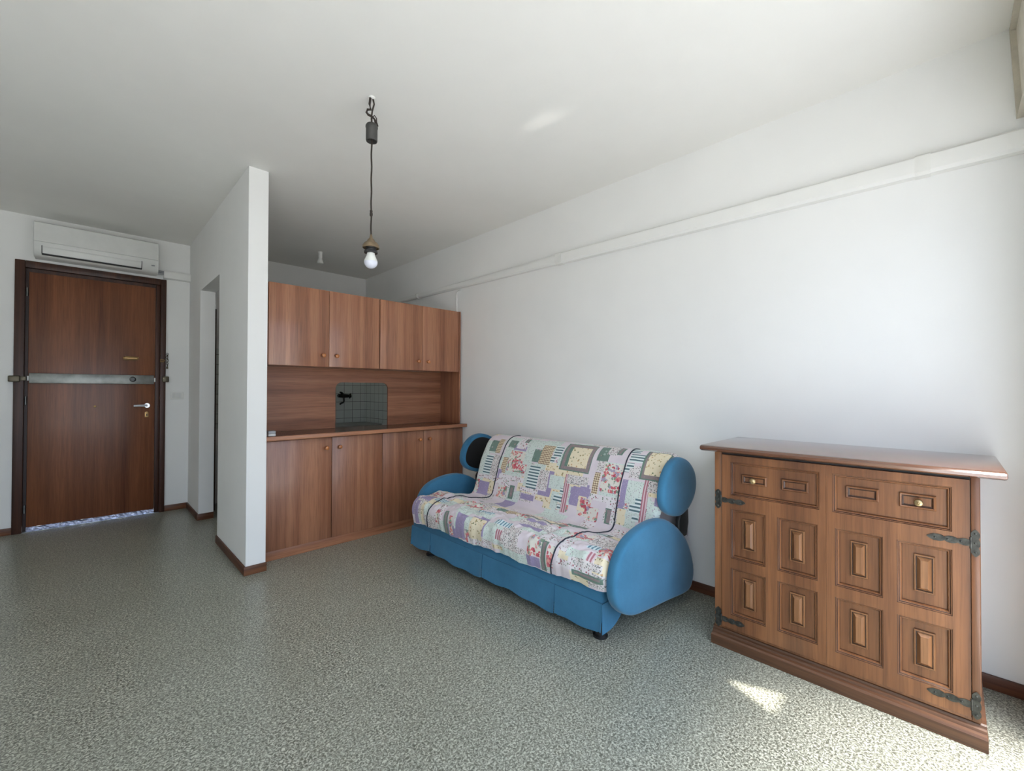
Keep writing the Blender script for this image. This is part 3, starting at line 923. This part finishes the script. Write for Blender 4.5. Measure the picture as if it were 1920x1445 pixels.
def cloth(name):
    t = NT(name, 0.9, 0.12)
    t.b.inputs['Sheen Weight'].default_value = 0.1
    return t
def uvsep(t):
    s = t.new('ShaderNodeSeparateXYZ'); t.l.new(t.pos((1,1,1), 'uv'), s.inputs[0]); return s.outputs[0], s.outputs[1]
def vor(t, scale, rand=1.0):
    x = t.new('ShaderNodeTexVoronoi'); x.inputs['Scale'].default_value = scale; x.inputs['Randomness'].default_value = rand
    t.l.new(t.pos((1,1,1), 'uv'), x.inputs['Vector']); return x
def stripes(name, a, b_, axis, period, duty=.5):
    t = cloth(name); u, v = uvsep(t)
    f = t.math('FRACT', t.math('DIVIDE', v if axis == 's' else u, period))
    t.color(t.ramp(f, [(0, a), (duty, b_)], 'CONSTANT')); return t.m
def spots(name, base, cols, scale, thr, rand=1.0):
    t = cloth(name); x = vor(t, scale, rand)
    sep = t.new('ShaderNodeSeparateColor'); t.l.new(x.outputs['Color'], sep.inputs[0])
    stops = [(i/len(cols), c) for i, c in enumerate(cols)]
    cc = t.ramp(sep.outputs[0], stops, 'CONSTANT')
    wob = t.math('ADD', x.outputs['Distance'], t.math('MULTIPLY', t.math('SUBTRACT', t.noise(t.pos((1,1,1),'uv'), scale*3.2, 2), .5), .55))
    mk = t.math('LESS_THAN', wob, thr)
    t.color(t.mix(mk, base, cc)); return t.m
FM = {}
LIL = (214, 203, 209)
def roses(name, base, cols, scale, thr):
    t = cloth(name)
    v = t.pos((1, 1, 1), 'uv')
    va = t.new('ShaderNodeVectorMath', operation='MULTIPLY_ADD'); va.inputs[1].default_value = (.022, .022, 0)
    nz = t.new('ShaderNodeTexNoise'); nz.inputs['Scale'].default_value = 70; nz.inputs['Detail'].default_value = 1
    t.l.new(v, nz.inputs['Vector']); t.l.new(nz.outputs['Color'], va.inputs[0]); t.l.new(v, va.inputs[2])
    x = t.new('ShaderNodeTexVoronoi'); x.inputs['Scale'].default_value = 62; t.l.new(va.outputs[0], x.inputs['Vector'])
    sep = t.new('ShaderNodeSeparateColor'); t.l.new(x.outputs['Color'], sep.inputs[0])
    cc = t.ramp(sep.outputs[0], [(i/len(cols), c) for i, c in enumerate(cols)], 'CONSTANT')
    big = t.noise(v, 17, 1)
    thick = t.math('ADD', t.math('MULTIPLY', t.math('SUBTRACT', big, .5), 1.6), thr)
    mk = t.math('LESS_THAN', x.outputs['Distance'], thick)
    t.color(t.mix(mk, base, cc)); return t.m
t = cloth('cotton_lilac_plain'); t.color(t.ramp(t.noise(t.pos((1,1,1),'uv'), 9, 3), [(.3, (208,197,204)), (.7, (218,208,212))])); FM['lilac'] = t.m
FM['mint'] = spots('cotton_mint_sprigs', (203, 213, 206), [(150,172,160), (176,188,180), (162,150,160)], 110, .30)
FM['cream'] = spots('cotton_cream_flowers', (224, 212, 184), [(150,138,96), (196,160,120), (128,134,104), (188,170,130)], 52, .30)
FM['speck'] = spots('cotton_white_specks', (214, 208, 206), [(120,110,112), (150,128,128), (112,124,118)], 130, .40)
FM['purple'] = spots('cotton_lavender_dots', (150, 138, 170), [(180,170,196), (160,148,182)], 120, .26, .3)
FM['green'] = spots('cotton_sage_swirls', (112, 132, 123), [(160,174,166), (120,140,128), (104,124,112), (176,150,146)], 42, .30)
FM['roses'] = roses('cotton_red_roses', (214, 210, 200), [(196,100,108), (206,124,126), (178,84,96), (128,148,128), (212,150,140), (160,150,170)], 62, .52)
FM['garland'] = spots('cotton_rose_garland', (220, 214, 216), [(160,96,104), (120,134,114), (150,120,120), (190,180,180)], 78, .36)
FM['stripe'] = stripes('cotton_teal_stripes', (214, 222, 220), (88, 112, 118), 's', .0205, .52)
FM['stripev'] = stripes('cotton_teal_upright_stripes', (206, 222, 226), (104, 138, 154), 'y', .021, .55)
FM['mauve'] = stripes('cotton_mauve_stripes', (168, 112, 122), (212, 190, 194), 'y', .017, .55)
FM['bandgreen'] = spots('cotton_green_border', (104, 126, 114), [(112,134,122)], 60, .3)
FM['bandgrey'] = spots('cotton_grey_mauve_border', (138, 126, 126), [(150,134,134)], 60, .3)
t = cloth('cotton_gingham'); u, v = uvsep(t)
gu = t.math('GREATER_THAN', t.math('FRACT', t.math('DIVIDE', u, .0135)), .5); gv = t.math('GREATER_THAN', t.math('FRACT', t.math('DIVIDE', v, .0135)), .5)
t.color(t.ramp(t.math('MULTIPLY', t.math('ADD', gu, gv), .5), [(0, (228, 218, 186)), (.3, (182, 160, 132)), (.8, (116, 96, 86))], 'CONSTANT')); FM['gingham'] = t.m
t = cloth('dark_piping'); t.color((52, 56, 66)); FM['pipe'] = t.m

names = ['lilac'] + [k for k in FM if k not in ('lilac', 'pipe')]
me = bpy.data.meshes.new('sofa_cover')
NS, NY = 236, 256
verts, faces, uvs, mi = [], [], [], []
for i in range(NS+1):
    s = STOT * i / NS
    a, e = y_right(s), y_left(s)
    for j in range(NY+1):
        y = a + (e - a) * j / NY
        verts.append(cover_point(y, s) - Vector(SOFA_L))
        uvs.append((y, s))
for i in range(NS):
    for j in range(NY):
        q = (i*(NY+1)+j, i*(NY+1)+j+1, (i+1)*(NY+1)+j+1, (i+1)*(NY+1)+j)
        faces.append(q)
        yc = sum(uvs[k][0] for k in q)/4; sc = sum(uvs[k][1] for k in q)/4
        mm = 'lilac'
        for nme, y0, y1, s0, s1 in patches:
            if y0 <= yc <= y1 and s0 <= sc <= s1:
                mm = nme
        mi.append(names.index(mm))
me.from_pydata([tuple(v) for v in verts], [], faces)
for k in names: me.materials.append(FM[k])
me.polygons.foreach_set('material_index', mi)
me.polygons.foreach_set('use_smooth', [True]*len(faces))
ul = me.uv_layers.new(name='UVMap')
flat = []
for f in faces:
    for k in f: flat += uvs[k]
ul.data.foreach_set('uv', flat)
me.update()
cover = bpy.data.objects.new('sofa_cover', me)
cover.location = SOFA_L
C.objects.link(cover)
tag(cover, 'patchwork flower print cover draped over the sofa seat and backrest', 'sofa cover')
for yb_, yt_ in ((2.515, 2.368), (1.402, 1.343)):
    pts = []
    for i in range(111):
        s = .004 + (1.16) * i / 110
        y = yb_ + .03*(1-sm(0, .18, s)) + (yt_ - yb_) * sm(.34, .62, s) - .0
        y = min(y, y_left(s) - .02)
        pts.append(cover_point(y, s, .0015))
    MB().tube(pts, .0042, 6).build('piping', FM['pipe'], cover, 60)

# ------------------------------------------------------------------ carved sideboard
M['oak'] = wood('antique_brown_oak', (92, 56, 33), (118, 75, 45), (142, 95, 60), 'z', 8, 0.34, 0.45, 0.25, .6)
M['oak_y'] = wood('antique_brown_oak_lengthwise', (70, 44, 28), (88, 57, 37), (106, 72, 48), 'y', 9, 0.36, 0.45, 0.25, .5)
M['oak_top'] = wood('polished_oak_top', (84, 50, 36), (102, 64, 46), (120, 80, 58), 'y', 9, 0.16, 0.6, 1.0, .5)
M['oak_panel'] = wood('antique_oak_raised_panel', (104, 67, 40), (126, 85, 53), (148, 104, 67), 'z', 12, 0.36, 0.45, 0.25, .5)
M['oak_groove'] = wood('dark_groove_oak', (44, 26, 18), (60, 36, 24), (78, 48, 32), 'z', 20, 0.36, 0.45, 0.2, .5)  # darker tone for the recessed groove faces
M['iron'] = plain('wrought_iron', (64, 64, 60), 0.42, 0.5, 0.7, 0.3, 60)
M['knob_b'] = plain('antique_brass_knob', (170, 150, 112), 0.3, 0.5, 0.85, 0.2, 120)
board = thing('sideboard', (2.38, .36, 0), 'carved dark wooden sideboard with iron hinges against the right wall', 'sideboard')
b = MB()
b.box((2.1685, -.070, .05), (2.60, .797, .9135))
b.build('carcass', M['oak'], board)
b = MB()
b.prism([(2.600, .9135), (2.100, .9135), (2.086, .920), (2.084, .930), (2.090, .937), (2.098, .9405), (2.600, .9405)], 'y', -.128, .842, .006, 2)
b.build('top', M['oak_top'], board)
b = MB()
b.box((2.132, -.084, 0), (2.60, .807, .044), .002)
b.prism([(2.134, .044), (2.138, .050), (2.148, .054), (2.150, .062), (2.158, .066), (2.160, .074), (2.166, .078), (2.58, .078), (2.58, .044)], 'y', -.081, .804)
b.build('plinth', M['oak_y'], board, 18)
# face frame
b = MB()
b.box((2.156, .765, .078), (2.167, .797, .9135), .002); b.box((2.156, -.068, .078), (2.167, -.047, .9135), .002)
b.box((2.158, -.047, .078), (2.167, .765, .090), .002)
b.build('face_frame', M['oak'], board)
MB().box((2.160, -.046, .8985), (2.1684, .764, .9133)).build('shadow_gap', M['black'], board)

def ring_stack(b, y0, y1, z0, z1, rings, grooves=()):
    """nested rectangles (inset, x), last one filled"""
    bm = b.bm
    prev = None
    for i_, (ins, x) in enumerate(rings):
        v = [bm.verts.new(p) for p in ((x, y0+ins, z0+ins), (x, y1-ins, z0+ins), (x, y1-ins, z1-ins), (x, y0+ins, z1-ins))]
        if prev:
            for k in range(4):
                bm.faces.new((prev[k], prev[(k+1) % 4], v[(k+1) % 4], v[k])).material_index = 1 if i_ in grooves else 0
        prev = v
    bm.faces.new(prev)
XF, XR = 2.1500, 2.1670
OPEN_L = [(.380, .723, .711, .866), (.578, .723, .418, .648), (.387, .532, .418, .648), (.578, .723, .156, .373), (.387, .532, .156, .373)]
OPEN_R = [(-.002, .336, .711, .866), (.182, .328, .418, .648), (-.002, .142, .418, .648), (.182, .328, .153, .373), (-.002, .142, .153, .373)]
RECESS = [(0, XF), (.0015, XF+.003), (.004, XF+.0035), (.0065, XF+.007), (.0095, XF+.0075), (.0125, XF+.013), (.0135, XR)]
GROOVES = {1, 3, 6}
def oak_door(ya, yb, za, zb, openings):
    b = MB(); bm = b.bm
    ys = sorted({ya, yb} | {v for o in openings for v in o[:2]}); zs = sorted({za, zb} | {v for o in openings for v in o[2:]})
    grid = {}
    def V(y, z):
        k = (round(y, 4), round(z, 4))
        if k not in grid: grid[k] = bm.verts.new((XF, y, z))
        return grid[k]
    for y0, y1 in zip(ys, ys[1:]):
        for z0, z1 in zip(zs, zs[1:]):
            cy, cz = (y0+y1)/2, (z0+z1)/2
            if any(o[0] < cy < o[1] and o[2] < cz < o[3] for o in openings): continue
            bm.faces.new((V(y0, z0), V(y0, z1), V(y1, z1), V(y1, z0)))
    for o in openings:
        ring_stack(b, *o, RECESS, GROOVES)
    x1 = XR + .001
    for p, q in (((ya, za), (yb, za)), ((yb, za), (yb, zb)), ((yb, zb), (ya, zb)), ((ya, zb), (ya, za))):
        v = [bm.verts.new(k) for k in ((XF, *p), (XF, *q), (x1, *q), (x1, *p))]
        bm.faces.new(v)
    bmesh.ops.remove_doubles(bm, verts=list(bm.verts), dist=1e-5)
    bmesh.ops.recalc_face_normals(bm, faces=list(bm.faces))
    # the sheet is open at the back: make sure the front looks to -x
    big = max(bm.faces, key=lambda f: f.calc_area())
    if big.normal.x > 0: bmesh.ops.reverse_faces(bm, faces=list(bm.faces))
    return b.build('oak_door', [M['oak'], M['oak_groove']], board, 25)
BLOCK = [(0, XR), (0, XR-.006), (.002, XR-.0085), (.0055, XR-.0085), (.0065, XR-.005), (.0085, XR-.005), (.0185, XR-.017)]
TRAY = [(0, XR), (0, XR-.006), (.003, XR-.009), (.007, XR-.008), (.0085, XR-.005), (.0125, XR-.0025), (.0125, XR-.001)]
def raised(name, y0, y1, z0, z1, rings, mat, parent):
    b = MB(); ring_stack(b, y0, y1, z0, z1, rings, (1, 4, 5))
    bmesh.ops.recalc_face_normals(b.bm, faces=list(b.bm.faces))
    big = max(b.bm.faces, key=lambda f: f.calc_area())
    if big.normal.x > 0: bmesh.ops.reverse_faces(b.bm, faces=list(b.bm.faces))
    return b.build(name, [mat, M['oak_groove']], parent, 20)
dl = oak_door(.3575, .762, .092, .8970, OPEN_L)
dr = oak_door(-.045, .3570, .092, .8970, OPEN_R)
for par, blocks in ((dl, [(.621,.676,.468,.608),(.433,.488,.470,.607),(.621,.676,.199,.336),(.433,.488,.203,.337)]), (dr, [(.227,.281,.470,.608),(.041,.097,.472,.607),(.228,.282,.200,.336),(.041,.098,.203,.334)])):
    for q in blocks: raised('raised_panel', *q, BLOCK, M['oak_panel'], par)
for par, trays in ((dl, [(.577,.678,.770,.812),(.420,.518,.768,.816)]), (dr, [(.194,.295,.774,.823),(.037,.136,.771,.824)])):
    for q in trays: raised('raised_moulding', *q, TRAY, M['oak'], par)
for par, (y, z) in ((dl, (.629, .790)), (dr, (.083, .796))):
    b = MB().lathe([(.007, 0), (.006, -.010), (.012, -.014), (.0135, -.020), (.011, -.025), (.005, -.028), (.004, -.0265), (.001, -.029)], (XR, y, z), 'x', 20)
    b.build('brass_knob', M['knob_b'], par)
def strap(y0, y1, zc, x, par):
    """pointed lobed strap lying on the door plus a lobed plate on the stile"""
    b = MB()
    L = y1 - y0
    n = 40
    up_, lo = [], []
    for i in range(n+1):
        t = i / n
        w = .0055 + .0065 * abs(math.sin(t * math.pi * 3.2 + .5)) ** .7
        if t > .82: w = .0115 * max(0, 1 - (t-.82)/.18) ** .8 + .0008
        up_.append((y0 + L*t, zc + w)); lo.append((y0 + L*t, zc - w))
    b.prism(up_ + lo[::-1], 'x', x, x + .003)
    for t in (.2, .5, .8):
        b.lathe([(.0035, 0), (.0032, -.0015), (.001, -.003)], (x, y0 + L*t, zc), 'x', 10)
    return b
def plate(yc, half, zc, x, parent, h=.046):
    b = MB()
    n = 44
    rt, lf = [], []
    for i in range(n+1):
        t = -1 + 2*i/n
        w = half * (.55 + .45 * abs(math.cos(t * math.pi * 1.5)) ** .6) * (1 - abs(t) ** 7 * .9)
        rt.append((yc + w, zc + h*t)); lf.append((yc - w, zc + h*t))
    b.prism(rt + lf[::-1], 'x', x, x + .003)
    for t in (-.7, 0, .7):
        b.lathe([(.0035, 0), (.0032, -.0015), (.001, -.003)], (x, yc, zc + h*t), 'x', 10)
    b.tube([(x-.001, yc + (half if yc < .3 else -half)*.98, zc - h*.42), (x-.001, yc + (half if yc < .3 else -half)*.98, zc + h*.42)], .0035, 8)
    return b.build('hinge_plate', M['iron'], parent)
for y0, y1, yc, half, zc, par in ((.760, .660, .780, .014, .684, dl), (.760, .664, .780, .014, .126, dl), (-.044, .062, -.0575, .0115, .684, dr), (-.044, .064, -.0575, .0115, .137, dr)):
    hp = plate(yc, half, zc, 2.1520, board)
    strap(y0, y1, zc, XF-.003, par).build('hinge_strap', M['iron'], board)
